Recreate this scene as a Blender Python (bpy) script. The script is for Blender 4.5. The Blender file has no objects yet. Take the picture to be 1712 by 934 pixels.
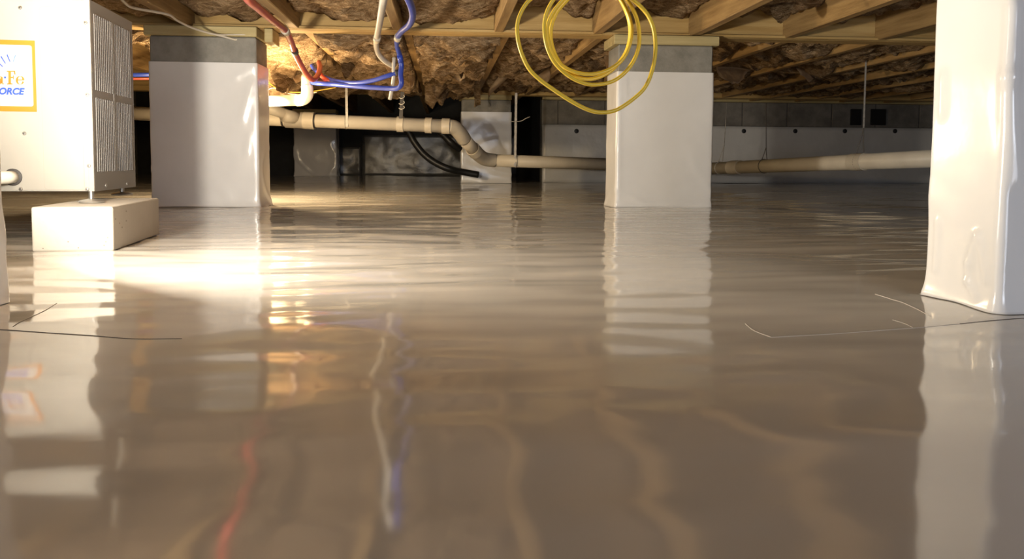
import bpy, bmesh, math, random
from mathutils import Vector, Matrix, noise
random.seed(7)
C = bpy.context.scene.collection
R = math.radians

# ------------------------------------------------------------------ camera
F_PX, CX, CY = 1300.0, 856.0, 345.0
CAM = Vector((0, 0, 0.198))
YAW, PITCH, ROLL = R(5.0), R(-3.5), R(0.35)
_fwd = Vector((math.sin(YAW) * math.cos(PITCH), math.cos(YAW) * math.cos(PITCH), math.sin(PITCH)))
_right = Vector((math.cos(YAW), -math.sin(YAW), 0))
_up = _right.cross(_fwd)
_r2 = _right * math.cos(ROLL) + _up * math.sin(ROLL)
_u2 = _r2.cross(_fwd)
cam_d = bpy.data.cameras.new('camera')
cam = bpy.data.objects.new('camera', cam_d)
C.objects.link(cam)
cam.matrix_world = Matrix(((_r2.x, _u2.x, -_fwd.x, CAM.x), (_r2.y, _u2.y, -_fwd.y, CAM.y),
                           (_r2.z, _u2.z, -_fwd.z, CAM.z), (0, 0, 0, 1)))
cam_d.sensor_width = 36
cam_d.lens = F_PX / 1712 * 36
cam_d.shift_y = -(467 - CY) / 1712
cam_d.clip_start = 0.02
bpy.context.scene.camera = cam


def ray(u, v):
    return _r2 * ((u - CX) / F_PX) + _u2 * (-(v - CY) / F_PX) + _fwd


def D(u, v, d):                      # point seen at pixel (u, v), d metres along the view axis
    return CAM + ray(u, v) * d


def onY(u, v, y):                    # point of that ray on the plane world-Y = y
    r = ray(u, v)
    return CAM + r * ((y - CAM.y) / r.y)


def onZ(u, v, z=0.0):                # point of that ray on a horizontal plane
    r = ray(u, v)
    return CAM + r * ((z - CAM.z) / r.z)


# ------------------------------------------------------------------ light, exposure
sc = bpy.context.scene
sc.view_settings.view_transform = 'Standard'
sc.view_settings.look = 'None'
sc.view_settings.gamma = 1
sc.view_settings.exposure = 0.52
w = bpy.data.worlds.new('World')
sc.world = w
w.use_nodes = True
w.node_tree.nodes['Background'].inputs[0].default_value = (0.55, 0.68, 1.0, 1)
w.node_tree.nodes['Background'].inputs[1].default_value = 0.6


def area(name, loc, direction, size, power, col, size_y=None):
    l = bpy.data.lights.new(name, 'AREA')
    l.energy = power
    l.color = col
    if size_y:
        l.shape = 'RECTANGLE'
        l.size, l.size_y = size, size_y
    else:
        l.shape = 'DISK'
        l.size = size
    o = bpy.data.objects.new(name, l)
    C.objects.link(o)
    o.location = loc
    o.rotation_euler = Vector(direction).to_track_quat('-Z', 'Z').to_euler()
    return o


# flood light standing on the floor behind the near left pier, aimed across the crawl space
area('flood_light', D(-95, 208, 1.10), (0.54, 0.54, 0.64), 0.10, 31, (1.0, 0.91, 0.77))
# bare bulb hidden behind the left pier, under the insulation
bl = bpy.data.lights.new('bulb_light', 'POINT')
bl.energy = 40
bl.color = (1.0, 0.74, 0.42)
bl.shadow_soft_size = 0.035
bo = bpy.data.objects.new('bulb_light', bl)
C.objects.link(bo)
bo.location = D(402, 188, 3.62)
# added fill light, unseen, under the joists ahead of the camera, above the frame
ub = bpy.data.lights.new('fill_light', 'POINT')
ub.energy = 5.5
ub.color = (1.0, 0.90, 0.75)
ub.shadow_soft_size = 0.06
uo = bpy.data.objects.new('fill_light', ub)
C.objects.link(uo)
uo.location = (-0.62, 1.13, 0.64)
# daylight through the access door behind the camera
area('door_daylight', (0.9, -2.05, 0.40), (0, 1, 0.0), 1.0, 23, (0.82, 0.88, 1.0), 0.62)


# ------------------------------------------------------------------ materials
def mat(name, col, rough=0.6, col2=None, scale=8.0, detail=6.0, bump=0.0, bscale=40.0, spec=0.5, metal=0.0,
        stretch=(1, 1, 1), coat=0.0, bdist=0.01, lo=0.35, hi=0.65, trans=0.0, bstretch=None):
    m = bpy.data.materials.new(name)
    m.use_nodes = True
    nt = m.node_tree
    b = nt.nodes['Principled BSDF']
    b.inputs['Base Color'].default_value = (*col, 1)
    b.inputs['Roughness'].default_value = rough
    b.inputs['Specular IOR Level'].default_value = spec
    b.inputs['Metallic'].default_value = metal
    b.inputs['Coat Weight'].default_value = coat
    b.inputs['Coat Roughness'].default_value = 0.05
    tc = nt.nodes.new('ShaderNodeTexCoord')
    if col2 is not None:
        mp = nt.nodes.new('ShaderNodeMapping')
        mp.inputs['Scale'].default_value = stretch
        n = nt.nodes.new('ShaderNodeTexNoise')
        n.inputs['Scale'].default_value = scale
        n.inputs['Detail'].default_value = detail
        n.inputs['Roughness'].default_value = 0.62
        cr = nt.nodes.new('ShaderNodeValToRGB')
        cr.color_ramp.elements[0].position = lo
        cr.color_ramp.elements[0].color = (*col, 1)
        cr.color_ramp.elements[1].position = hi
        cr.color_ramp.elements[1].color = (*col2, 1)
        nt.links.new(tc.outputs['Object'], mp.inputs['Vector'])
        nt.links.new(mp.outputs['Vector'], n.inputs['Vector'])
        nt.links.new(n.outputs['Fac'], cr.inputs['Fac'])
        nt.links.new(cr.outputs['Color'], b.inputs['Base Color'])
    if bump:
        mp2 = nt.nodes.new('ShaderNodeMapping')
        mp2.inputs['Scale'].default_value = bstretch or stretch
        n2 = nt.nodes.new('ShaderNodeTexNoise')
        n2.inputs['Scale'].default_value = bscale
        n2.inputs['Detail'].default_value = 4
        bp = nt.nodes.new('ShaderNodeBump')
        bp.inputs['Strength'].default_value = bump
        bp.inputs['Distance'].default_value = bdist
        nt.links.new(tc.outputs['Object'], mp2.inputs['Vector'])
        nt.links.new(mp2.outputs['Vector'], n2.inputs['Vector'])
        nt.links.new(n2.outputs['Fac'], bp.inputs['Height'])
        nt.links.new(bp.outputs['Normal'], b.inputs['Normal'])
    return m


M = {}
M['floor'] = mat('floor_liner_plastic', (0.56, 0.53, 0.475), 0.08, (0.63, 0.60, 0.545), 1.6, 5, 0.13, 5, 0.58,
                 stretch=(0.55, 1.3, 1), bdist=0.006, bstretch=(0.5, 1.2, 1))
M['liner'] = mat('pier_liner_plastic', (0.74, 0.73, 0.715), 0.20, (0.79, 0.78, 0.765), 4, 3, 0.10, 9, 0.5, bdist=0.01)
M['liner_far'] = mat('wall_liner_plastic', (0.60, 0.595, 0.58), 0.30, (0.68, 0.675, 0.66), 3, 3, 0.5, 7, 0.5, bdist=0.02)
M['liner_clear'] = mat('translucent_dark_liner', (0.10, 0.098, 0.09), 0.3, (0.15, 0.145, 0.135), 5, 4, 0.3, 6, 0.5, bdist=0.02)
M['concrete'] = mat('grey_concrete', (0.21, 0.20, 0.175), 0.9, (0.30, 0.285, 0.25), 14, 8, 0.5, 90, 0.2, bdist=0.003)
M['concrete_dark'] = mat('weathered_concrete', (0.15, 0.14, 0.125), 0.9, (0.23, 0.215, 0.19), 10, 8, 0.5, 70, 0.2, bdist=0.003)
M['mortar'] = mat('mortar', (0.10, 0.095, 0.085), 0.95, (0.15, 0.14, 0.125), 30, 4)
M['black'] = mat('black_void', (0.008, 0.008, 0.008), 0.9)
M['unlit_black'] = mat('unlit_wall_black', (0.010, 0.010, 0.011), 0.7, (0.022, 0.022, 0.022), 8, 4)  # near-black colour stands in for the unlit gaps at the rear walls
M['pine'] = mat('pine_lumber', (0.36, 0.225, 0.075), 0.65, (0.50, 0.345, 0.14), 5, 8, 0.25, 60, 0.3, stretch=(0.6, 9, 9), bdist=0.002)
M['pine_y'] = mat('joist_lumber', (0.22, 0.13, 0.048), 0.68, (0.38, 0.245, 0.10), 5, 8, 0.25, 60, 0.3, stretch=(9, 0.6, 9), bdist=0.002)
M['plate'] = mat('treated_plate_wood', (0.40, 0.32, 0.15), 0.7, (0.52, 0.43, 0.22), 4, 8, 0.3, 70, 0.3, stretch=(0.7, 9, 14), bdist=0.002)
M['ply'] = mat('subfloor_plywood', (0.26, 0.17, 0.08), 0.8, (0.36, 0.25, 0.12), 5, 6, stretch=(1, 5, 1))
M['paper'] = mat('kraft_paper', (0.52, 0.37, 0.21), 0.7, (0.66, 0.49, 0.31), 9, 6, 0.4, 25, 0.3, bdist=0.01)
M['enamel'] = mat('cream_enamel', (0.31, 0.295, 0.265), 0.38, (0.33, 0.315, 0.28), 6, 2, 0.04, 180, 0.4, bdist=0.002)
M['enamel_line'] = mat('panel_gap', (0.30, 0.28, 0.24), 0.5)
M['grille'] = mat('grille_enamel_shaded', (0.19, 0.18, 0.165), 0.45)  # cabinet enamel darkened: the shade on this side is put into the colour
M['grille_dark'] = mat('grille_inside', (0.035, 0.032, 0.03), 0.8)
M['steel'] = mat('zinc_steel', (0.55, 0.54, 0.52), 0.32, (0.42, 0.41, 0.39), 30, 3, metal=0.9)
M['rubber'] = mat('black_rubber', (0.02, 0.02, 0.02), 0.5)
M['cast'] = mat('cream_cast_block', (0.40, 0.37, 0.32), 0.75, (0.46, 0.43, 0.375), 5, 8, 0.35, 60, 0.3, bdist=0.002)
M['pit'] = mat('block_pit', (0.22, 0.19, 0.16), 0.95)
M['pvc'] = mat('aged_pvc', (0.56, 0.50, 0.40), 0.42, (0.64, 0.58, 0.47), 5, 5, 0.06, 60, 0.4, bdist=0.002)
M['pvc_fit'] = mat('pvc_fitting', (0.50, 0.45, 0.365), 0.45, (0.57, 0.515, 0.42), 9, 4)
M['pvc_grey'] = mat('grey_pvc', (0.33, 0.30, 0.26), 0.5, (0.40, 0.365, 0.31), 9, 4)
M['pvc_white'] = mat('white_pvc', (0.80, 0.76, 0.66), 0.35)
M['band'] = mat('dark_band', (0.035, 0.03, 0.028), 0.6)
M['red'] = mat('red_tubing', (0.38, 0.050, 0.030), 0.33, (0.46, 0.075, 0.045), 12, 3)
M['blue'] = mat('blue_tubing', (0.018, 0.045, 0.33), 0.34, (0.03, 0.065, 0.40), 12, 3)
M['greytube'] = mat('grey_white_tubing', (0.46, 0.42, 0.36), 0.4, (0.56, 0.52, 0.45), 12, 3)
M['yellow'] = mat('yellow_cable_jacket', (0.84, 0.56, 0.035), 0.36, (0.88, 0.61, 0.05), 10, 3, 0.05, 50, 0.5, bdist=0.001)
M['whitewire'] = mat('white_wire_jacket', (0.62, 0.56, 0.46), 0.45)
M['thinyellow'] = mat('amber_wire_jacket', (0.72, 0.46, 0.06), 0.45)
M['hose'] = mat('black_hose', (0.010, 0.010, 0.010), 0.45)
M['strap'] = mat('galvanised_strap', (0.46, 0.43, 0.38), 0.5, (0.30, 0.28, 0.25), 60, 3, metal=0.3)
M['wire'] = mat('dark_wire', (0.10, 0.09, 0.08), 0.6)
M['seam'] = mat('pale_thread', (0.56, 0.52, 0.46), 0.5)
M['seam_dark'] = mat('dark_seam', (0.12, 0.10, 0.085), 0.6)
M['orange'] = mat('orange_print', (0.47, 0.165, 0.016), 0.4)
M['sticker'] = mat('sticker_white', (0.46, 0.43, 0.40), 0.35)
M['printblue'] = mat('blue_print', (0.025, 0.075, 0.50), 0.4)
M['ray1'] = mat('ray_blue_mid', (0.12, 0.20, 0.52), 0.4)
M['ray2'] = mat('ray_blue_soft', (0.28, 0.34, 0.56), 0.4)
M['ray3'] = mat('ray_blue_pale', (0.46, 0.48, 0.60), 0.4)
M['printgrey'] = mat('grey_print', (0.45, 0.41, 0.38), 0.5)

# insulation: fibrous, mottled brown
mi = bpy.data.materials.new('fibreglass')
mi.use_nodes = True
nt = mi.node_tree
b = nt.nodes['Principled BSDF']
b.inputs['Roughness'].default_value = 0.95
b.inputs['Specular IOR Level'].default_value = 0.1
tc = nt.nodes.new('ShaderNodeTexCoord')
mp = nt.nodes.new('ShaderNodeMapping')
mp.inputs['Scale'].default_value = (0.8, 1.6, 2.6)
n1 = nt.nodes.new('ShaderNodeTexNoise')
n1.inputs['Scale'].default_value = 11
n1.inputs['Detail'].default_value = 10
n1.inputs['Roughness'].default_value = 0.74
n1.inputs['Distortion'].default_value = 2.2
cr = nt.nodes.new('ShaderNodeValToRGB')
e = cr.color_ramp.elements
e[0].position, e[0].color = 0.30, (0.10, 0.050, 0.020, 1)
e[1].position, e[1].color = 0.70, (0.62, 0.46, 0.29, 1)
x = e.new(0.5)
x.color = (0.29, 0.19, 0.10, 1)
n2 = nt.nodes.new('ShaderNodeTexNoise')
n2.inputs['Scale'].default_value = 55
n2.inputs['Detail'].default_value = 6
n2.inputs['Distortion'].default_value = 2.5
bp = nt.nodes.new('ShaderNodeBump')
bp.inputs['Strength'].default_value = 0.9
bp.inputs['Distance'].default_value = 0.022
L = nt.links.new
L(tc.outputs['Object'], mp.inputs['Vector'])
L(mp.outputs['Vector'], n1.inputs['Vector'])
L(mp.outputs['Vector'], n2.inputs['Vector'])
L(n1.outputs['Fac'], cr.inputs['Fac'])
L(cr.outputs['Color'], b.inputs['Base Color'])
L(n2.outputs['Fac'], bp.inputs['Height'])
L(bp.outputs['Normal'], b.inputs['Normal'])
M['fiber'] = mi


# ------------------------------------------------------------------ helpers
def link(name, me, m, parent=None, smooth=False):
    o = bpy.data.objects.new(name, me)
    C.objects.link(o)
    if m is not None and not me.materials:
        me.materials.append(M[m] if isinstance(m, str) else m)
    if smooth:
        for p in me.polygons:
            p.use_smooth = True
    if parent is not None:
        o.parent = parent
        o.matrix_parent_inverse = parent_inv(parent)
    return o


def parent_inv(p):
    mw = Matrix.LocRotScale(p.location, p.rotation_euler, p.scale)
    q = p
    while q.parent is not None:
        q = q.parent
        mw = Matrix.LocRotScale(q.location, q.rotation_euler, q.scale) @ mw if False else mw
    return mw.inverted()


def thing(name, label, cat, loc=(0, 0, 0), group=None):
    o = bpy.data.objects.new(name, None)
    C.objects.link(o)
    o.empty_display_size = 0.05
    o.location = loc
    o['label'] = label
    o['category'] = cat
    if group:
        o['group'] = group
    return o


def tag(o, label, cat, group=None):
    o['label'] = label
    o['category'] = cat
    if group:
        o['group'] = group
    return o


def struct(o):
    o['kind'] = 'structure'
    return o


def bm_mesh(bm, name, sharp=None):
    bmesh.ops.recalc_face_normals(bm, faces=bm.faces[:])
    me = bpy.data.meshes.new(name)
    bm.to_mesh(me)
    bm.free()
    return me


def box_bm(bm, x0, x1, y0, y1, z0, z1, bevel=0.0, mtx=None, seg=1):
    r = bmesh.ops.create_cube(bm, size=1)
    vs = r['verts']
    for v in vs:
        v.co = Vector((x0 + (v.co.x + .5) * (x1 - x0), y0 + (v.co.y + .5) * (y1 - y0), z0 + (v.co.z + .5) * (z1 - z0)))
    if bevel:
        es = list({e for v in vs for e in v.link_edges})
        r = bmesh.ops.bevel(bm, geom=es, offset=bevel, segments=seg, affect='EDGES', profile=0.5)
        vs = list({v for f in r['faces'] for v in f.verts} | {v for v in vs if v.is_valid})
    if mtx is not None:
        for v in vs:
            v.co = mtx @ v.co
    return vs


def box(name, x0, x1, y0, y1, z0, z1, m, parent=None, bevel=0.0, mtx=None, seg=1):
    bm = bmesh.new()
    box_bm(bm, x0, x1, y0, y1, z0, z1, bevel, mtx, seg)
    return link(name, bm_mesh(bm, name), m, parent)


def spline(pts, n=8):
    """Catmull-Rom through points."""
    P = [Vector(p) for p in pts]
    P = [P[0] * 2 - P[1]] + P + [P[-1] * 2 - P[-2]]
    out = []
    for i in range(1, len(P) - 2):
        a, b_, c, d = P[i - 1], P[i], P[i + 1], P[i + 2]
        for k in range(n):
            t = k / n
            out.append(0.5 * ((2 * b_) + (c - a) * t + (2 * a - 5 * b_ + 4 * c - d) * t * t + (3 * b_ - a - 3 * c + d) * t ** 3))
    out.append(P[-2])
    return out


def tube_bm(bm, pts, r, n=10, flat=1.0, cap=True):
    pts = [Vector(p) for p in pts]
    rings = []
    t0 = (pts[1] - pts[0]).normalized()
    ref = Vector((0, 0, 1)) if abs(t0.z) < 0.9 else Vector((0, 1, 0))
    nrm = (ref - t0 * ref.dot(t0)).normalized()
    for i, p in enumerate(pts):
        a = pts[max(i - 1, 0)]
        c = pts[min(i + 1, len(pts) - 1)]
        t = (c - a).normalized()
        nrm = (nrm - t * nrm.dot(t))
        if nrm.length < 1e-6:
            nrm = t.orthogonal()
        nrm.normalize()
        bi = t.cross(nrm)
        rr = r[i] if isinstance(r, (list, tuple)) else r
        rings.append([bm.verts.new(p + nrm * math.cos(k / n * math.tau) * rr + bi * math.sin(k / n * math.tau) * rr * flat) for k in range(n)])
    for a, c in zip(rings, rings[1:]):
        for k in range(n):
            bm.faces.new((a[k], a[(k + 1) % n], c[(k + 1) % n], c[k]))
    if cap:
        bm.faces.new(rings[0])
        bm.faces.new(rings[-1])


def tube(name, pts, r, m, parent=None, n=10, flat=1.0):
    bm = bmesh.new()
    tube_bm(bm, pts, r, n, flat)
    return link(name, bm_mesh(bm, name), m, parent, smooth=True)


def lathe_bm(bm, prof, origin, axis, n=20):
    """prof: [(radius, height along axis)]"""
    axis = Vector(axis).normalized()
    u = axis.orthogonal().normalized()
    v = axis.cross(u)
    rings = []
    for r, h in prof:
        rings.append([bm.verts.new(Vector(origin) + axis * h + (u * math.cos(k / n * math.tau) + v * math.sin(k / n * math.tau)) * max(r, 1e-5)) for k in range(n)])
    for a, c in zip(rings, rings[1:]):
        for k in range(n):
            bm.faces.new((a[k], a[(k + 1) % n], c[(k + 1) % n], c[k]))
    bm.faces.new(rings[0])
    bm.faces.new(rings[-1])


def lathe(name, prof, origin, axis, m, parent=None, n=20, smooth=True):
    bm = bmesh.new()
    lathe_bm(bm, prof, origin, axis, n)
    me = bm_mesh(bm, name)
    o = link(name, me, m, parent, smooth)
    if smooth:
        me.set_sharp_from_angle(angle=R(35))
    return o


def fn(x, y, z=0.0, o=4):
    return noise.fractal(Vector((x, y, z)), 1.0, 2.0, o)


# ------------------------------------------------------------------ key dimensions (metres)
ZP = 0.706           # top of pier plates = underside of girders and joists
Y1, Y2 = 3.25, 6.33  # pier rows
XL, XR = -3.4, 4.6   # side walls
YF = -2.1            # wall behind the camera
YB, YR = 6.62, 9.0   # back wall (right part) and rear wall (left part)
xret = onY(906, 250, YB).x


# ------------------------------------------------------------------ floor
def floor_h(x, y):
    z = 0.0060 * fn(x * 1.3 + 3.1, y * 1.7, 0.3, 2)
    z += 0.0030 * fn(x * 2.6, y * 5.0 + 7.0, 2.2, 3)
    z += 0.0020 * fn(x * 3.2 + 5, y * 13.0, 6.2, 2) * min(1.0, max(0.0, (y - 0.55) / 0.6))
    z += 0.0011 * fn(x * 5.5, y * 8.0 + 3, 9.1, 2)
    wr = noise.noise(Vector((x * 1.1 + 9, y * 1.4, 4.0)))
    k = max(0.0, wr) * min(1.0, max(0.0, (y - 0.9) / 1.0))
    z += 0.010 * k * fn(x * 1.7 + y * 0.8, y * 9.0, 8.2, 3)
    return z


def grid_mesh(name, xs, ys, zf):
    me = bpy.data.meshes.new(name)
    verts = [(x, y, zf(x, y)) for y in ys for x in xs]
    nx = len(xs)
    faces = [(j * nx + i, j * nx + i + 1, (j + 1) * nx + i + 1, (j + 1) * nx + i) for j in range(len(ys) - 1) for i in range(nx - 1)]
    me.from_pydata(verts, [], faces)
    me.update()
    return me


xs = [XL + (XR - XL) * i / 260 for i in range(261)]
ys = []
y = YF
while y < YR + 0.1:
    ys.append(y)
    y += 0.03 if y < 0.1 else (0.011 if y < 2.2 else (0.02 if y < 4.5 else 0.04))
floor = struct(link('floor', grid_mesh('floor', xs, ys, floor_h), 'floor', None, True))


def floor_line(name, pts, r, m):
    P = spline([onZ(u, v, 0.0) for u, v in pts], 10)
    P = [Vector((p.x, p.y, floor_h(p.x, p.y) + r * 0.5)) for p in P]
    return tube(name, P, r, m, floor, 6)


floor_line('seam', [(0, 553), (60, 556), (150, 562), (220, 567), (304, 566)], 0.0005, 'seam_dark')
floor_line('thread', [(1246, 539), (1262, 551), (1290, 563)], 0.0004, 'seam')
floor_line('thread', [(1290, 563), (1370, 558), (1480, 551), (1604, 543)], 0.00032, 'seam')
floor_line('thread', [(1463, 493), (1500, 505), (1556, 531)], 0.0004, 'seam')
floor_line('thread', [(1492, 535), (1512, 541), (1526, 547)], 0.00032, 'seam')
floor_line('seam', [(1604, 543), (1650, 540), (1712, 536)], 0.0004, 'seam_dark')
floor_line('seam', [(22, 548), (55, 527), (95, 502)], 0.0004, 'seam_dark')

# ------------------------------------------------------------------ ceiling, joists, girders
ceiling = struct(box('ceiling', XL, XR, YF, YR + 0.3, ZP + 0.235, ZP + 0.26, 'ply'))
x835 = onY(832, 60, Y1).x
JS = 0.4064
JW = 0.038
joist_x = [x835 + JS * k for k in range(-5, 10)]
joist_x = [x for x in joist_x if XL + .05 < x < XR - .05]
GT = 0.045  # half thickness of the girder


def joist_mesh(y0, y1):
    bm = bmesh.new()
    box_bm(bm, -JW / 2, JW / 2, y0, y1, ZP + 0.004, ZP + 0.235, 0.003)
    return bm_mesh(bm, 'joist')


spans = [(YF, Y1 - GT), (Y1 + GT, Y2 - GT), (Y2 + GT, YR)]
jm = [joist_mesh(*s) for s in spans]
for s, me in enumerate(jm):
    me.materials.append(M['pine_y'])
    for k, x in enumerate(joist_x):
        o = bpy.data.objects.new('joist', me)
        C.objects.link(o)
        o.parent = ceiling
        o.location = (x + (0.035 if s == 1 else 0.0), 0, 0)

g1 = thing('girder', 'long pine girder with ledger strip across the two front piers', 'beam', (0, Y1, ZP))
box('beam', XL + .02, XR - .02, Y1 - GT, Y1 + GT, ZP + 0.001, ZP + 0.21, 'pine', g1, 0.003)
box('ledger_strip', XL + .02, XR - .02, Y1 - GT - 0.026, Y1 - GT - 0.0005, ZP + 0.002, ZP + 0.014, 'pine', g1, 0.002)
g2 = thing('girder', 'dim pine girder over the small middle pier far back', 'beam', (0, Y2, ZP))
box('beam', XL + .02, XR - .02, Y2 - GT, Y2 + GT, ZP + 0.001, ZP + 0.20, 'pine', g2, 0.003)
box('ledger_strip', XL + .02, XR - .02, Y2 - GT - 0.038, Y2 - GT - 0.0005, ZP + 0.002, ZP + 0.040, 'pine', g2, 0.002)


# ------------------------------------------------------------------ insulation batts
SAGS = []
for (u, v, d, dep, rr) in ((478, 150, 4.12, 0.17, 0.17), (505, 100, 3.85, 0.05, 0.12), (725, 172, 5.3, 0.13, 0.13), (690, 140, 4.7, 0.06, 0.12), (590, 118, 4.1, 0.05, 0.12),
                           (905, 140, 5.0, 0.06, 0.14), (815, 150, 5.3, 0.05, 0.12), (560, 155, 5.4, 0.07, 0.15), (1240, 140, 4.8, 0.05, 0.12),
                           (240, 100, 4.0, 0.08, 0.16), (650, 170, 5.6, 0.06, 0.14), (1370, 132, 4.6, 0.04, 0.10), (960, 160, 5.7, 0.05, 0.15)):
    SAGS.append((D(u, v, d), dep, rr))


def batt(x0, x1, y0, y1, base, amp, seed, label, group=None, ny=150, nx=30, flaps=()):
    def pos(s, t):
        x = x0 + (x1 - x0) * s
        y = y0 + (y1 - y0) * t
        edge = 1 - abs(2 * s - 1) ** 4
        endf = min(1, min(t, 1 - t) * (y1 - y0) / 0.08)
        a = fn(x * 5 + seed, y * 3.2, seed * .7, 4)
        r = abs(noise.noise(Vector((x * 6 + seed, y * 6.5, 5.1 + seed)))) * 2
        f = fn(x * 15, y * 19, seed, 4) + 0.9 * (0.5 - abs(noise.noise(Vector((x * 9 + seed, y * 16, 3 + seed)))) * 2)
        z = base - edge * 0.020 - amp * (0.55 * a + 0.5 * (0.6 - r)) - amp * 0.30 * f
        for (p, dep, rr) in SAGS:
            q = ((x - p.x) ** 2 + (y - p.y) ** 2) / (rr * rr)
            if q < 4:
                z -= dep * math.exp(-q * 1.5) * (1 + 0.5 * f)
        dy = 0.05 * fn(x * 6, y * 5, 20 + seed, 2) * endf
        dx = 0.012 * fn(x * 8, y * 8, 31 + seed, 2) * edge
        z = min(z, ZP + 0.20)
        return (x + dx, min(max(y + dy, y0), y1), max(z, ZP - 0.22))
    verts, faces = [], []
    for j in range(ny + 1):
        for i in range(nx + 1):
            verts.append(pos(i / nx, j / ny))
    n1_ = nx + 1
    for j in range(ny):
        for i in range(nx):
            faces.append((j * n1_ + i, (j + 1) * n1_ + i, (j + 1) * n1_ + i + 1, j * n1_ + i + 1))
    # upper skin and side skirts so that the batt has thickness
    loop = [i for i in range(n1_)] + [j * n1_ + nx for j in range(1, ny + 1)] + [ny * n1_ + i for i in range(nx - 1, -1, -1)] + [j * n1_ for j in range(ny - 1, 0, -1)]
    top0 = len(verts)
    for v in loop:
        x, y, z = verts[v]
        verts.append((x, y, ZP + 0.225))
    m_ = len(loop)
    for k in range(m_):
        faces.append((loop[k], loop[(k + 1) % m_], top0 + (k + 1) % m_, top0 + k))
    faces.append(tuple(range(top0, top0 + m_)))
    me = bpy.data.meshes.new('insulation_batt')
    me.from_pydata(verts, [], faces)
    me.update()
    o = link('insulation_batt', me, 'fiber', None, True)
    tag(o, label, 'insulation', group)
    return o


def flap(bay, top_l, top_r, tip, curl=0.02, m='paper', n=7, seed=0.0):
    """A torn paper facing: a curled triangular sheet hanging from the edge top_l..top_r to the tip."""
    parent, (xlo, xhi) = bay
    a, b_, t = Vector(top_l), Vector(top_r), Vector(tip)
    nrm = (b_ - a).cross(t - a).normalized()
    bm = bmesh.new()
    rows = []
    for j in range(n + 1):
        f = j / n
        row = []
        for i in range(n + 1):
            s = i / n
            p = (a.lerp(b_, s)).lerp(t + (b_ - a) * (s - .5) * 0.22, f)
            p += nrm * (curl * math.sin(f * 2.6 + seed) * math.cos(s * 3.0 + seed) + 0.35 * curl * fn(s * 3 + seed, f * 3, seed, 2))
            p += (b_ - a) * 0.06 * fn(f * 4 + seed, s, 3.3, 2)
            p.x = min(max(p.x, xlo + 0.004), xhi - 0.004)
            row.append(bm.verts.new(p))
        rows.append(row)
    for j in range(n):
        for i in range(n):
            bm.faces.new((rows[j][i], rows[j][i + 1], rows[j + 1][i + 1], rows[j + 1][i]))
    geom = bmesh.ops.solidify(bm, geom=bm.faces[:], thickness=0.0015)
    return link('paper_flap', bm_mesh(bm, 'paper_flap'), m, parent, True)


batts = {}
bounds = {}
front_where = {1: 'leftmost, half hidden by the dehumidifier grille', 2: 'above the front left pier and its white wire', 3: 'between the red tube and the off-white tube',
               4: 'between the blue tube and the yellow coil', 5: 'seen through the loops of the yellow coil', 6: 'above the front right pier',
               7: 'in the first bay right of the front right pier', 8: 'in the second bay right of the front right pier', 9: 'in the bay touching the tall right pier'}
back_where = {1: 'in the gap between dehumidifier and front left pier', 2: 'glowing in lamp light right of the front left pier', 3: 'hanging behind the red and blue tubes',
              4: 'above the small middle pier', 5: 'behind the lower left of the yellow coil', 6: 'between yellow coil and front right pier', 7: 'just behind the front right pier',
              8: 'in the first clear bay on the right', 9: 'in the second clear bay on the right', 10: 'in the third clear bay on the right', 11: 'in the fourth clear bay on the right',
              12: 'farthest right, before the tall pier'}
for s, (y0, y1) in enumerate(spans):
    for k in range(len(joist_x) - 1):
        off = 0.035 if s == 1 else 0.0
        xa, xb = joist_x[k] + JW / 2 + off + .002, joist_x[k + 1] - JW / 2 + off - .002
        xm = (xa + xb) / 2
        if s == 2:
            continue          # the far bays are hidden above the rear girder
        if (s == 0 and k not in front_where) or (s == 1 and k not in back_where):
            continue
        right = xm > 0.35
        if s == 0:
            lab = 'fibreglass batt before the girder, ' + front_where[k]
            base = ZP + (0.075 if not right else 0.115)
            amp = 0.05
            y0_ = 0.9
            ny = 120
        elif s == 1:
            lab = 'fibreglass batt beyond the front girder, ' + back_where[k]
            base = ZP + (0.012 if not right else 0.062)
            amp = (0.035 if k == 2 else 0.075) if not right else 0.065
            y0_ = y0
            ny = 300
        bounds[(s, k)] = (xa, xb)
        batts[(s, k)] = batt(xa, xb, y0_ + 0.002, y1 - (0.030 if s == 0 else 0.045), base, amp, 1.7 * k + 11.3 * s, lab, ny=ny,
                             group=['batts in front of the girder', 'batts beyond the front girder'][s])


def bay_of(x, s):
    off = 0.035 if s == 1 else 0
    for k in range(len(joist_x) - 1):
        if joist_x[k] + off <= x < joist_x[k + 1] + off and (s, k) in batts:
            return batts[(s, k)], bounds[(s, k)]
    return list(batts.values())[0], list(bounds.values())[0]


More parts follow.
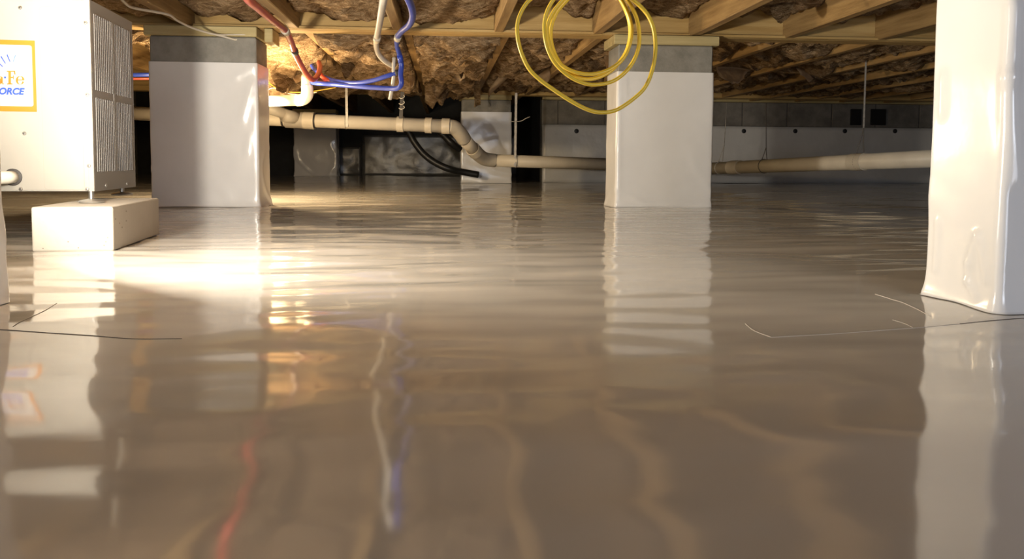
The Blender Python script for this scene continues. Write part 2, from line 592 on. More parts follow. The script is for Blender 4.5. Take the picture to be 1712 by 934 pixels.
# torn paper facings: (left top, right top, tip) in pixels, depth
for q, (a, b_, t, d) in enumerate([((796, 118), (845, 122), (801, 176), 5.0), ((840, 122), (858, 120), (803, 172), 5.0),
                                   ((706, 88), (760, 98), (772, 132), 4.5), ((760, 80), (778, 92), (771, 130), 4.4),
                                   ((680, 122), (704, 116), (690, 142), 4.6), ((552, 72), (592, 76), (575, 112), 3.9),
                                   ((566, 96), (600, 100), (578, 128), 4.0), ((640, 90), (668, 100), (655, 118), 3.9),
                                   ((900, 118), (946, 112), (905, 142), 4.7), ((915, 112), (935, 104), (892, 126), 4.6),
                                   ((1192, 108), (1252, 118), (1228, 140), 4.3),
                                   ((790, 126), (802, 126), (797, 178), 5.6), ((1286, 8), (1330, 2), (1312, 34), 2.75),
                                   ((1330, 112), (1372, 118), (1352, 134), 4.6), ((1008, 96), (1030, 90), (1022, 118), 4.0),
                                   ((712, 140), (740, 142), (722, 172), 5.4), ((735, 140), (760, 136), (742, 168), 5.5),
                                   ((445, 80), (500, 70), (470, 110), 4.0), ((448, 112), (508, 118), (470, 152), 4.0),
                                   ((478, 95), (520, 92), (500, 135), 4.05), ((230, 70), (252, 74), (240, 100), 3.95)]):
    ta, tb, tt = D(*a, d), D(*b_, d * 1.02), D(*t, d * 0.985)
    flap(bay_of(ta.x, 0 if d < 3.1 else 1), ta, tb, tt, 0.02, seed=q * 1.3, m='paper' if q % 3 else 'fiber')


# ------------------------------------------------------------------ walls
def block_course(parent, x_start, x_end, y, z0, h=0.194, first=0.0, m='concrete_dark', L_=0.3965):
    x = x_start - first
    while x < x_end:
        a, b_ = max(x, x_start), min(x + L_, x_end)
        if b_ - a > 0.03:
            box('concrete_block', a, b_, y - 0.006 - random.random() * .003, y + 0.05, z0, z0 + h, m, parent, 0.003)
        x += 0.4064


def sheet(name, p00, ux, uz, nu, nv, amp, m, parent, seed, thick=0.002):
    """A wrinkled sheet spanning p00 + s*ux + t*uz, bulging along its normal."""
    p00, ux, uz = Vector(p00), Vector(ux), Vector(uz)
    nrm = ux.cross(uz).normalized()
    verts, faces = [], []
    for layer in (0, 1):
        for j in range(nv + 1):
            for i in range(nu + 1):
                p = p00 + ux * (i / nu) + uz * (j / nv)
                dsp = amp * (0.5 + abs(fn(p.x * 3 + seed, p.y * 3 + p.z * 2.2, p.z * 3, 3)))
                verts.append(p + nrm * (dsp + 0.001 - layer * thick))
    n_ = nu + 1
    k0 = n_ * (nv + 1)
    for j in range(nv):
        for i in range(nu):
            q = (j * n_ + i, j * n_ + i + 1, (j + 1) * n_ + i + 1, (j + 1) * n_ + i)
            faces.append(q)
            faces.append(tuple(k0 + v for v in reversed(q)))
    lp = [i for i in range(n_)] + [j * n_ + nu for j in range(1, nv + 1)] + [nv * n_ + i for i in range(nu - 1, -1, -1)] + [j * n_ for j in range(nv - 1, 0, -1)]
    for k in range(len(lp)):
        a, b_ = lp[k], lp[(k + 1) % len(lp)]
        faces.append((a, k0 + a, k0 + b_, b_))
    me = bpy.data.meshes.new(name)
    me.from_pydata([tuple(v) for v in verts], [], faces)
    me.update()
    return link(name, me, m, parent, True)


ZL = onY(1400, 213, YB).z       # upper edge of the back wall liner
ZS = onY(1400, 173, YB).z       # underside of the sill
wall_back = struct(box('wall_back', xret, XR, YB + 0.02, YB + 0.15, -0.15, ZP + 0.235, 'mortar'))
xj = onY(1244, 190, YB).x
block_course(wall_back, xret + .002, XR - 0.01, YB + 0.02, ZL + 0.004, ZS - ZL - 0.006, first=(0.4064 - ((xj - xret - .002) % 0.4064)) + 0.004)
block_course(wall_back, xret + .002, XR - 0.01, YB + 0.02, ZL - 0.195, 0.194, first=(0.4064 - ((xj - xret) % 0.4064)) + 0.207)
sheet('liner_sheet', (xret + .004, YB + 0.002, 0.0), (XR - xret - .02, 0, 0), (0, 0, ZL), 120, 16, 0.006, 'liner_far', wall_back, 2.0)
for u in (964, 1244, 1330, 1413, 1497):
    c = onY(u, 219, YB - 0.012)
    lathe('fastener', [(0.004, 0), (0.019, 0.001), (0.020, 0.006), (0.012, 0.010)], c + Vector((0, 0.010, 0)), (0, -1, 0), 'rubber', wall_back, 14)
for (u0, u1) in ((1424, 1441), (1458, 1482)):
    a, b_ = onY(u0, 182, YB - 0.01), onY(u1, 209, YB - 0.01)
    bm = bmesh.new()
    box_bm(bm, a.x, b_.x, YB - 0.004, YB + 0.016, b_.z, a.z, 0.004)
    link('vent_opening', bm_mesh(bm, 'vent_opening'), 'black', wall_back)
struct(box('trim_1', xret, XR - .01, YB - 0.03, YB + 0.12, ZS, ZS + 0.038, 'plate', None, 0.003))
struct(box('wall_return', xret, xret + 0.1, YB + 0.15, YR, -0.15, ZP + 0.235, 'unlit_black'))
wall_rear = struct(box('wall_rear', XL, xret, YR, YR + 0.15, -0.15, ZP + 0.235, 'unlit_black'))
zz = onY(690, 226, YR).z
sheet('liner_sheet', (onY(606, 250, YR).x, YR - .004, 0.0), (onY(905, 250, YR).x - onY(606, 250, YR).x, 0, 0), (0, 0, zz), 60, 16, 0.012, 'liner_clear', wall_rear, 5.0)
sheet('liner_sheet', (onY(566, 250, YR).x, YR - .004, 0.0), (onY(603, 250, YR).x - onY(566, 250, YR).x, 0, 0), (0, 0, onY(590, 246, YR).z), 10, 12, 0.02, 'liner_clear', wall_rear, 8.0)
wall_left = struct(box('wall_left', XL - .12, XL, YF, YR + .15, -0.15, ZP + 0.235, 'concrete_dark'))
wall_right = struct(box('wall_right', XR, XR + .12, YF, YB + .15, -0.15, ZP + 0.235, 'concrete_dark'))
# wall behind the camera with the low access door
wf = struct(box('wall_front', XL, 0.38, YF - .12, YF, -0.15, ZP + 0.235, 'concrete_dark'))
box('wall_pier', 1.42, XR, YF - .12, YF, -0.15, ZP + 0.235, 'concrete_dark', wf)
box('lintel', 0.38, 1.42, YF - .12, YF, 0.74, ZP + 0.235, 'concrete_dark', wf)
box('door_sill', 0.38, 1.42, YF - .12, YF, -0.15, 0.07, 'concrete_dark', wf)


# ------------------------------------------------------------------ piers
def wrap_mesh(x0, x1, y0, y1, z1, seed, flare=0.02, wr=0.004, rad=0.008, nz=26, step=0.02, creases=()):
    """Sheet of plastic folded around a rectangular pier, flaring where it meets the floor."""
    cx, cy = (x0 + x1) / 2, (y0 + y1) / 2
    pts = []
    nc = 5
    for (qx, qy, a0) in ((x1 - rad, y1 - rad, 0), (x0 + rad, y1 - rad, 90), (x0 + rad, y0 + rad, 180), (x1 - rad, y0 + rad, 270)):
        for k in range(nc):
            a = R(a0 + 90 * k / (nc - 1))
            pts.append((qx + rad * math.cos(a), qy + rad * math.sin(a), math.cos(a), math.sin(a)))
    full = []
    for i in range(len(pts)):
        a, b_ = pts[i], pts[(i + 1) % len(pts)]
        full.append(a)
        ln = math.hypot(b_[0] - a[0], b_[1] - a[1])
        n_ = int(ln / step)
        for k in range(1, n_):
            f = k / n_
            full.append((a[0] + (b_[0] - a[0]) * f, a[1] + (b_[1] - a[1]) * f, a[2], a[3]))
    verts, faces = [], []
    m_ = len(full)
    for j in range(nz + 1):
        t = j / nz
        t = t ** 1.35
        z = z1 * t
        for (x, y, nx_, ny_) in full:
            d = wr * (0.6 + fn(x * 4 + seed, y * 4 + seed, z * 5, 3))
            d += flare * math.exp(-z / 0.016) * (0.8 + 0.7 * noise.noise(Vector((x * 9 + seed, y * 9, 1))))
            crease = abs(noise.noise(Vector((x * 3 + seed + z * 2.2, y * 3, z * 3.5 + seed))))
            d += wr * 1.4 * max(0, 0.12 - crease) / 0.12 * (1 - t)
            for (ca, cb, amp, cw) in creases:
                ab = cb - ca
                p_ = Vector((x, y, z))
                k_ = max(0.0, min(1.0, (p_ - ca).dot(ab) / ab.length_squared))
                dist = (p_ - ca - ab * k_).length / cw
                if dist < 3:
                    d += amp * math.exp(-dist * dist)
            fz = z if z > 0.006 else floor_h(x, y) + 0.001
            verts.append((x + nx_ * d, y + ny_ * d, fz))
    for j in range(nz):
        for k in range(m_):
            faces.append((j * m_ + k, j * m_ + (k + 1) % m_, (j + 1) * m_ + (k + 1) % m_, (j + 1) * m_ + k))
    me = bpy.data.meshes.new('liner_wrap')
    me.from_pydata(verts, [], faces)
    me.update()
    return me


def pier(x0, x1, y0, y1, zl, label, seed, flare=0.02, wr=0.004, plate=(0.015, 0.0), creases=(), step=0.012, nz=44):
    t = thing('pier', label, 'pier', ((x0 + x1) / 2, (y0 + y1) / 2, 0), 'wrapped piers')
    o = link('liner_wrap', wrap_mesh(x0, x1, y0, y1, zl, seed, flare, wr, nz=nz, step=step, creases=creases), 'liner', t, True)
    g = 0.004
    box('concrete_block', x0 + g, x1 - g, y0 + g, y1 - g, max(0.02, zl - 0.3), ZP - 0.0395, 'concrete', t, 0.005)
    box('wood_plate', x0 - plate[0], x1 + plate[1], y0 - 0.004, y1 + 0.004, ZP - 0.0385, ZP, 'plate', t, 0.003)
    return t


def onX(u, v, x):
    r = ray(u, v)
    return CAM + r * ((x - CAM.x) / r.x)


def front_creases(y, lines):
    return [(onY(*a, y), onY(*b_, y), amp, cw) for a, b_, amp, cw in lines]


# front left pier
a, b_ = onY(250, 200, 3.15), onY(431, 200, 3.15)
pl_zl = onY(340, 104, 3.15).z
pL = pier(a.x, b_.x, 3.15, 3.35, pl_zl, 'white wrapped front left pier, half shaded, behind the dehumidifier', 1.0, 0.016, 0.0022, creases=front_creases(3.15, [((424, 112), (392, 128), 0.005, 0.010), ((392, 128), (352, 132), 0.003, 0.008), ((420, 140), (404, 200), 0.005, 0.012), ((416, 225), (412, 260), 0.003, 0.008), ((355, 112), (420, 110), 0.003, 0.006)]))
# front right pier
a, b_ = onY(1031, 200, 3.15), onY(1192, 200, 3.15)
pR = pier(a.x, b_.x, 3.15, 3.35, onY(1115, 120.5, 3.15).z, 'white wrapped front right pier behind the yellow cable coil', 4.0, 0.008, 0.0018, (0.015, 0.02), creases=front_creases(3.15, [((1036, 124), (1034, 335), 0.004, 0.007), ((1044, 124), (1046, 170), 0.003, 0.006), ((1040, 336), (1188, 340), 0.003, 0.008), ((1120, 300), (1180, 285), 0.002, 0.012)]))
# middle pier far back
a, b_ = onY(771, 240, 6.23), onY(855, 240, 6.23)
pM = pier(a.x, b_.x, 6.23, 6.43, onY(812, 187, 6.23).z, 'small wrapped pier far back behind the drain pipe elbows', 8.0, 0.01, 0.004)
# tall near right pier
nr = onZ(1668, 528)
fr = onZ(1556, 493)
pN = pier(nr.x, nr.x + 0.41, nr.y, fr.y, 0.62, 'tall wrapped pier closest at the right edge of the picture', 12.0, 0.010, 0.0015, creases=[(onX(1636, 392, nr.x), onX(1621, 440, nr.x), 0.0030, 0.006), (onX(1621, 440, nr.x), (onX(1620, 470, nr.x)), 0.003, 0.006), (onX(1620, 470, nr.x), onX(1634, 494, nr.x), 0.003, 0.006), (onX(1640, 395, nr.x), onX(1650, 470, nr.x), 0.003, 0.005), (onX(1578, 130, nr.x), onX(1576, 190, nr.x), 0.003, 0.008), (onX(1570, 370, nr.x), onX(1566, 450, nr.x), 0.003, 0.006), (onY(1697, 10, nr.y), onY(1690, 130, nr.y), 0.006, 0.010), (onY(1690, 130, nr.y), onY(1700, 300, nr.y), 0.005, 0.010)], step=0.006, nz=110)
# near left pier, only its edge in view
nl = onZ(17, 500)
pE = pier(nl.x - 0.41, nl.x - 0.004, nl.y - 0.19, nl.y, 0.62, 'sliver of grey wrapped pier at the left edge of the picture', 15.0, 0.004, 0.003)
# small pier against the rear wall
a, b_ = onY(492, 250, 8.35), onY(562, 250, 8.35)
pF = pier(a.x, b_.x, 8.35, 8.55, onY(525, 190, 8.35).z, 'dull grey wrapped pier farthest back, under the drain pipe wye', 19.0, 0.01, 0.008)
# folded corner of the front left pier's wrap
box('wood_block', pL.location.x + 0.23, pL.location.x + 0.262, 3.17, 3.30, ZP - 0.055, ZP - 0.001, 'plate', pL, 0.003)


# ------------------------------------------------------------------ dehumidifier on its block
zb = onZ(158, 320, 0.117)
ang = R(4.2)
ux = Vector((-math.cos(ang), -math.sin(ang), 0))     # along the front, towards the left
uy = Vector((-math.sin(ang), math.cos(ang), 0))      # along the grilled side, away
DM = Matrix(((-ux.x, uy.x, 0, zb.x), (-ux.y, uy.y, 0, zb.y), (0, 0, 1, zb.z), (0, 0, 0, 1)))
# local frame: corner at origin, x from -W (left) to 0, y 0 (front) to DP (back), z 0..H
W_, DP, H_ = 0.62, 0.30, 0.437
DMi = DM.inverted()


def fl(u, v):                       # pixel -> local (x, z) on the unit's front face
    o_, r_ = DMi @ CAM, DMi.to_3x3() @ ray(u, v)
    t_ = -o_.y / r_.y
    p = o_ + r_ * t_
    return p.x, p.z


def sl(u, v):                       # pixel -> local (y, z) on its grilled side
    o_, r_ = DMi @ CAM, DMi.to_3x3() @ ray(u, v)
    t_ = -o_.x / r_.x
    p = o_ + r_ * t_
    return p.y, p.z


deh = thing('dehumidifier', 'cream metal dehumidifier with an orange bordered label, raised on a pale block', 'dehumidifier', tuple(zb))


def lbox(name, x0, x1, y0, y1, z0, z1, m, parent=deh, bevel=0.0, seg=1):
    return box(name, x0, x1, y0, y1, z0, z1, m, parent, bevel, DM, seg)


# cabinet: shell open on the grilled side
bm = bmesh.new()
box_bm(bm, -W_, -0.010, 0.0, DP, 0, H_, 0.004, DM, 2)
link('cabinet', bm_mesh(bm, 'cabinet'), 'enamel', deh)
# front right corner post (folded sheet edge) and side frame
lbox('corner_trim', -0.012, 0.0, -0.0008, 0.006, 0.0, H_, 'enamel', deh, 0.0006)
gy0, gz0 = sl(163, 287)
gy1, gz1 = sl(221, 286)
_, gzt = sl(163, 24)
_, gmid = sl(175, 160)
gy0, gy1 = 0.020, DP - 0.018
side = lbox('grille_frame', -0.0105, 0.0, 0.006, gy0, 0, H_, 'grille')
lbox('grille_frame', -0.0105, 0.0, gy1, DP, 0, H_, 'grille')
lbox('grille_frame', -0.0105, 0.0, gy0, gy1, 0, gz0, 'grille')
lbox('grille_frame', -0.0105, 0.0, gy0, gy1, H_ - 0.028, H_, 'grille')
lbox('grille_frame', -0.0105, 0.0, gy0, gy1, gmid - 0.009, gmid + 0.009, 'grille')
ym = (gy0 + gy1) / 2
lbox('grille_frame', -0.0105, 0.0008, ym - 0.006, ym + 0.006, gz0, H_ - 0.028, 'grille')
lbox('grille_back', -0.0080, -0.0012, gy0, gy1, gz0, H_ - 0.028, 'grille_dark')
for (za, zc) in ((gz0, gmid - 0.009), (gmid + 0.009, H_ - 0.028)):
    for (ya, yc) in ((gy0, ym - 0.006), (ym + 0.006, gy1)):
        n_ = 10
        st = (yc - ya) / n_
        for k in range(n_):
            bm = bmesh.new()
            yy = ya + st * (k + .5)
            box_bm(bm, -0.0011, 0.0007, yy - st * .20, yy + st * .20, za, zc)
            for v in bm.verts:
                v.co.y += v.co.x * 0.35
                v.co = DM @ v.co
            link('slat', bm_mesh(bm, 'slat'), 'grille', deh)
# service panel on the front with a fine outline
px0, pz0 = fl(75, 316)
px1, _ = fl(141, 316)


def rrect_bm(bm, x0, x1, z0, z1, r, y0, y1, mtx, n=5):
    ring = []
    for (cx, cz, a0) in ((x1 - r, z1 - r, 0), (x0 + r, z1 - r, 90), (x0 + r, z0 + r, 180), (x1 - r, z0 + r, 270)):
        for k in range(n):
            a = R(a0 + 90 * k / (n - 1))
            ring.append((cx + r * math.cos(a), cz + r * math.sin(a)))
    A = [bm.verts.new(mtx @ Vector((x, y0, z))) for x, z in ring]
    B = [bm.verts.new(mtx @ Vector((x, y1, z))) for x, z in ring]
    bm.faces.new(A)
    bm.faces.new(B)
    for k in range(len(ring)):
        bm.faces.new((A[k], A[(k + 1) % len(ring)], B[(k + 1) % len(ring)], B[k]))


def rrect(name, x0, x1, z0, z1, r, y0, y1, m, parent):
    bm = bmesh.new()
    rrect_bm(bm, x0, x1, z0, z1, r, y0, y1, DM)
    return link(name, bm_mesh(bm, name), m, parent)


rrect('panel_gap', px0 - 0.0012, px1 + 0.0012, pz0 - 0.0012, H_ - 0.02, 0.008, -0.0006, 0.001, 'enamel_line', deh)
rrect('service_panel', px0, px1, pz0, H_ - 0.021, 0.0075, -0.0012, 0.001, 'enamel', deh)
fr_screws = [(143, 38), (146, 158), (149, 277), (146, 316), (35, 316), (41, 223), (34, 13)]
for (u, v) in fr_screws:
    x, z = fl(u, v)
    sc_ = lathe('screw', [(0.0042, 0.0), (0.0042, 0.001), (0.003, 0.0024), (0.0012, 0.0026)], DM @ Vector((x, -0.0004, z)), DM.to_3x3() @ Vector((0, -1, 0)), 'steel', deh, 12)
    lathe('screw_slot', [(0.0013, 0.0), (0.0013, 0.0006)], DM @ Vector((x, -0.0029, z)), DM.to_3x3() @ Vector((0, -1, 0)), 'band', sc_, 8)
for (u, v) in ((177, 310), (212, 307)):
    y_, z = sl(u, v)
    lathe('screw', [(0.0045, 0.0), (0.0045, 0.001), (0.003, 0.0022), (0.001, 0.0024)], DM @ Vector((0.0, y_, z)), DM.to_3x3() @ Vector((1, 0, 0)), 'steel', deh, 12)
# drain stub with its black ring
x, z = fl(22, 296)
rg = lathe('ring', [(0.0165, 0), (0.0195, 0.001), (0.0195, 0.003), (0.0165, 0.004)], DM @ Vector((x, 0.0, z)), DM.to_3x3() @ Vector((0, -1, 0)), 'band', deh, 24)
tube('drain_stub', [DM @ Vector((x, 0.01, z)), DM @ Vector((x - 0.002, -0.03, z)), DM @ Vector((x - 0.03, -0.065, z - 0.002)), DM @ Vector((x - 0.09, -0.085, z - 0.004))], 0.0142, 'pvc_white', deh, 16)
# feet
for (u, v, zt) in ((153, 336, 0), (204, 324, 0)):
    c = onZ(u, v, 0.0975)
    ft = lathe('foot', [(0.004, 0.0), (0.026, 0.0), (0.027, 0.003), (0.024, 0.0055), (0.009, 0.008), (0.006, 0.009)], (c.x, c.y, 0.0945), (0, 0, 1), 'steel', deh, 24)
    lathe('stem', [(0.0055, 0.0), (0.0055, 0.018)], (c.x, c.y, 0.102), (0, 0, 1), 'steel', ft, 12)

# label sticker
sx1, sz1 = fl(58, 68)
_, sz0 = fl(61, 187)
sx1 = fl(60, 130)[0]
sx0 = fl(-96, 130)[0]
st = rrect('label_sticker', sx0, sx1, sz0, sz1, 0.001, -0.0009, 0.0, 'orange', deh)
ix1, iz1 = fl(55, 76)
_, iz0 = fl(55, 178)
rrect('label_face', fl(-90, 130)[0], fl(55, 130)[0], iz0, iz1, 0.005, -0.0013, -0.0005, 'sticker', st)


def poly(name, pts, m, y=-0.0017, dz=0.0005, parent=None):
    bm = bmesh.new()
    A = [bm.verts.new(DM @ Vector((x, y, z))) for x, z in pts]
    f = bm.faces.new(A)
    r = bmesh.ops.extrude_face_region(bm, geom=[f])
    for v in r['geom']:
        if isinstance(v, bmesh.types.BMVert):
            v.co = v.co + (DM.to_3x3() @ Vector((0, dz, 0)))
    return link(name, bm_mesh(bm, name), m, parent or st)


S = lambda zx, zy: fl(zx / 4.246, zy / 4.246)     # magnified label coordinates


# sun rays
for (p, q, wd, m) in (((8, 400), (42, 452), 9, 'printblue'), ((52, 388), (74, 440), 9, 'printblue'), ((112, 390), (96, 440), 9, 'ray1'),
                      ((158, 408), (130, 446), 7, 'ray2'), ((192, 442), (152, 472), 6, 'ray3'), ((-20, 435), (22, 474), 9, 'printblue')):
    ax, ay = p
    bx, by = q
    L_ = math.hypot(bx - ax, by - ay)
    nx_, ny_ = -(by - ay) / L_ * wd / 2, (bx - ax) / L_ * wd / 2
    poly('sun_ray', [S(ax + nx_, ay + ny_), S(ax - nx_, ay - ny_), S(bx - nx_ * .8, by - ny_ * .8), S(bx + nx_ * .8, by + ny_ * .8)], m)


def multi(name, polys, m, y=-0.0017):
    bm = bmesh.new()
    for pts in polys:
        f = bm.faces.new([bm.verts.new(DM @ Vector((x, y, z))) for x, z in pts])
        r = bmesh.ops.extrude_face_region(bm, geom=[f])
        for v in r['geom']:
            if isinstance(v, bmesh.types.BMVert):
                v.co = v.co + (DM.to_3x3() @ Vector((0, 0.0005, 0)))
    return link(name, bm_mesh(bm, name), m, st)


def rct(x0, y0, x1, y1):
    return [S(x0, y0), S(x1, y0), S(x1, y1), S(x0, y1)]


def arc(cx, cy, rx, ry, a0, a1, wf_, n=14):
    out = []
    for k in range(n):
        qa, qb = R(a0 + (a1 - a0) * k / n), R(a0 + (a1 - a0) * (k + 1) / n)
        wa, wb = wf_(qa), wf_(qb)
        out.append([S(cx + rx * math.cos(qa), cy + ry * math.sin(qa)), S(cx + rx * math.cos(qb), cy + ry * math.sin(qb)),
                    S(cx + (rx - wb) * math.cos(qb), cy + (ry - wb * .6) * math.sin(qb)), S(cx + (rx - wa) * math.cos(qa), cy + (ry - wa * .6) * math.sin(qa))])
    return out


thick = lambda a: 4 + 12 * abs(math.cos(a))
# letters F and e, with serifs
multi('letter_f', [rct(62, 508, 80, 596), rct(50, 503, 108, 510), rct(52, 592, 92, 600), rct(80, 546, 96, 554), rct(94, 536, 100, 564),
                   [S(98, 503), S(110, 503), S(112, 530), S(105, 530)]], 'orange')
multi('letter_e', arc(145, 570, 31, 31, 20, 352, thick, 22) + [rct(122, 564, 174, 571)], 'orange')
multi('letter_a', arc(-2, 578, 17, 22, 0, 360, thick, 18) + [rct(8, 548, 22, 592), rct(18, 592, 30, 599)] + arc(0, 556, 20, 16, 180, 355, lambda a: 7, 12), 'orange')
multi('dot', arc(38, 550, 8, 8, 0, 360, lambda a: 7.9, 12), 'printblue')
multi('trademark', [rct(182, 524, 188, 526), rct(184, 524, 186, 532), rct(190, 524, 196, 532)], 'printgrey')
multi('fine_print', [rct(-60 + k * 16, 722, -60 + k * 16 + 11, 727) for k in range(10)], 'printgrey')


def text(name, body, u0, v0, height, m, shear=0.0, bold=0.0, sxs=1.0):
    cu = bpy.data.curves.new(name, 'FONT')
    cu.body = body
    cu.size = 1.0
    cu.shear = shear
    cu.offset = bold
    cu.extrude = 0.0
    o = bpy.data.objects.new(name, cu)
    C.objects.link(o)
    dg = bpy.context.evaluated_depsgraph_get()
    me = bpy.data.meshes.new_from_object(o.evaluated_get(dg))
    bpy.data.objects.remove(o)
    zs = [v.co.y for v in me.vertices]
    h = max(zs) - min(zs)
    z0_ = min(zs)
    x0_ = min(v.co.x for v in me.vertices)
    x, z = S(u0, v0)
    k = (S(u0, v0 - height)[1] - z) / h
    for v in me.vertices:
        v.co = DM @ Vector((x + (v.co.x - x0_) * k * sxs, -0.0018, z + (v.co.y - z0_) * k))
    me.materials.clear()
    o2 = link(name, me, m, st)
    return o2, k


text('model_word', 'FORCE', -40, 671, 51, 'printblue', 0.22, 0.05, 0.98)
text('brand_word', 'Sant', -178, 600, 90, 'orange', 0.0, 0.01, 0.8)

# pale block under the unit
bz = onZ(190, 420)
b2 = onZ(267, 392)
b0 = onZ(57, 421)
blk_w = (bz - b0).length
dirb = (b2 - bz)
dirb.z = 0
dirb.normalize()
px_ = Vector((-dirb.y, dirb.x, 0))
BM = Matrix(((-px_.x, dirb.x, 0, bz.x), (-px_.y, dirb.y, 0, bz.y), (0, 0, 1, 0), (0, 0, 0, 1)))
DB = (b2 - bz).length
bm = bmesh.new()
box_bm(bm, -blk_w, 0, 0, DB, 0.001, 0.0935, 0.004, BM, 2)
blk = link('support_block', bm_mesh(bm, 'support_block'), 'cast')
tag(blk, 'pale concrete block lying on the glossy floor under the dehumidifier feet', 'block')
for (u, v) in ((72, 415), (180, 397), (177, 404), (174, 410), (114, 404), (131, 414)):
    o_, r_ = BM.inverted() @ CAM, BM.inverted().to_3x3() @ ray(u, v)
    p = o_ + r_ * (-o_.y / r_.y)
    if 0.004 < p.z < 0.09:
        lathe('pit', [(0.0016, 0), (0.0014, 0.0006)], BM @ Vector((p.x, 0.0002, p.z)), BM.to_3x3() @ Vector((0, -1, 0)), 'pit', blk, 7)
for (u, v) in ((193, 366), (211, 353), (211, 369), (200, 373), (204, 380)):
    o_, r_ = BM.inverted() @ CAM, BM.inverted().to_3x3() @ ray(u, v)
    p = o_ + r_ * (-o_.x / r_.x)
    if 0.004 < p.z < 0.09:
        lathe('pit', [(0.0020, 0), (0.0018, 0.0006)], BM @ Vector((-0.0002, p.y, p.z)), BM.to_3x3() @ Vector((1, 0, 0)), 'pit', blk, 7)

# ------------------------------------------------------------------ drain pipe
PR = 0.0425
dp = thing('drain_pipe', 'long beige drain pipe crossing the crawl space with two elbows in the middle', 'pipe', tuple(D(735, 210, 4.9)))


def seg(name, a, b_, r, m='pvc', parent=dp, n=20):
    return tube(name, [a, b_], r, m, parent, n)


def coupling(a, b_, r=PR * 1.16, parent=dp, m='pvc_fit', name='coupling'):
    a, b_ = Vector(a), Vector(b_)
    L_ = (b_ - a).length
    return lathe(name, [(PR * .99, 0), (r, 0.0), (r, L_), (PR * .99, L_)], a, b_ - a, m, parent, 22)


U0, U1 = D(150, 186.5, 4.9), D(752, 211, 4.9)
seg('pipe_run', U0, U1, PR)


def onU(u):
    t = (u - 150) / (752 - 150)
    return U0.lerp(U1, t)


coupling(onU(664), onU(675))
coupling(onU(711), onU(722))
coupling(onU(739), onU(752))
# band clamps around the wye, its body and its branch
coupling(onU(478), onU(512), PR * 1.22, name='wye_body', m='pvc_grey')
coupling(onU(508), onU(526), PR * 1.28, name='wye_collar', m='pvc_fit')
coupling(onU(472), onU(475.5), PR * 1.06, m='band', name='band_clamp')
coupling(onU(525), onU(528.5), PR * 1.10, m='band', name='band_clamp')
seg('wye_branch', onU(497) + Vector((0, 0, .012)), D(446, 180, 4.72), PR * 0.78, 'pvc_grey')
seg('wye_socket', onU(500) + Vector((0, 0, .012)), D(474, 193, 4.8), PR * 0.95, 'pvc_grey')
L0, L1 = D(822, 268, 5.35), D(1020, 274.5, 5.55)
el1 = spline([onU(748), D(760, 213.5, 4.93), D(770, 224, 4.98), D(776, 233, 5.03)], 6)
tube('elbow', el1, PR * 1.10, 'pvc_fit', dp, 20)
seg('pipe_run', D(773, 229, 5.0), D(797, 256, 5.22), PR)
coupling(D(790, 248.5, 5.16), D(796, 255, 5.2))
el2 = spline([D(793, 252, 5.18), D(803, 261, 5.27), D(812, 266, 5.32), D(827, 268.2, 5.36)], 6)
tube('elbow', el2, PR * 1.10, 'pvc_fit', dp, 20)
seg('pipe_run', L0, L1, PR)
Q0 = D(1190, 281.5, 5.62)
seg('pipe_run', L1, Q0, PR)
Q1 = D(1640, 261.5, 3.45)
seg('pipe_run', Q0, Q1, PR)


def onQ(u):                        # point of the right run seen at picture column u
    best, bt = None, 1e9
    for i in range(401):
        p = Q0.lerp(Q1, i / 400)
        r = p - CAM
        uu = CX + F_PX * r.dot(_r2) / r.dot(_fwd)
        if abs(uu - u) < bt:
            bt, best = abs(uu - u), p
    return best


coupling(onQ(1222), onQ(1238), PR * 1.12)
coupling(onQ(1425), onQ(1446), PR * 1.10)


# hangers
def strap(parent, a, b_, wdt=0.012, m='strap', name='strap', th=0.002):
    a, b_ = Vector(a), Vector(b_)
    bm = bmesh.new()
    n_ = max(4, int((b_ - a).length / 0.02))
    side_ = _right * wdt / 2
    back = Vector((0, th, 0))
    rows = []
    for k in range(n_ + 1):
        p = a.lerp(b_, k / n_)
        s_ = side_ * (1.0 if k % 2 else 0.88)
        rows.append([bm.verts.new(p - s_), bm.verts.new(p + s_), bm.verts.new(p + s_ + back), bm.verts.new(p - s_ + back)])
    for r0, r1 in zip(rows, rows[1:]):
        for k in range(4):
            bm.faces.new((r0[k], r0[(k + 1) % 4], r1[(k + 1) % 4], r1[k]))
    bm.faces.new(rows[0])
    bm.faces.new(rows[-1])
    return link(name, bm_mesh(bm, name), m, parent)


def loop_around(parent, c, axis, r, rad, m, name='loop'):
    axis = Vector(axis).normalized()
    up = Vector((0, 0, 1))
    up = (up - axis * up.dot(axis)).normalized()
    sd = axis.cross(up)
    return tube(name, [c + up * math.cos(k / 20 * math.tau) * r + sd * math.sin(k / 20 * math.tau) * r for k in range(21)], rad, m, parent, 6)


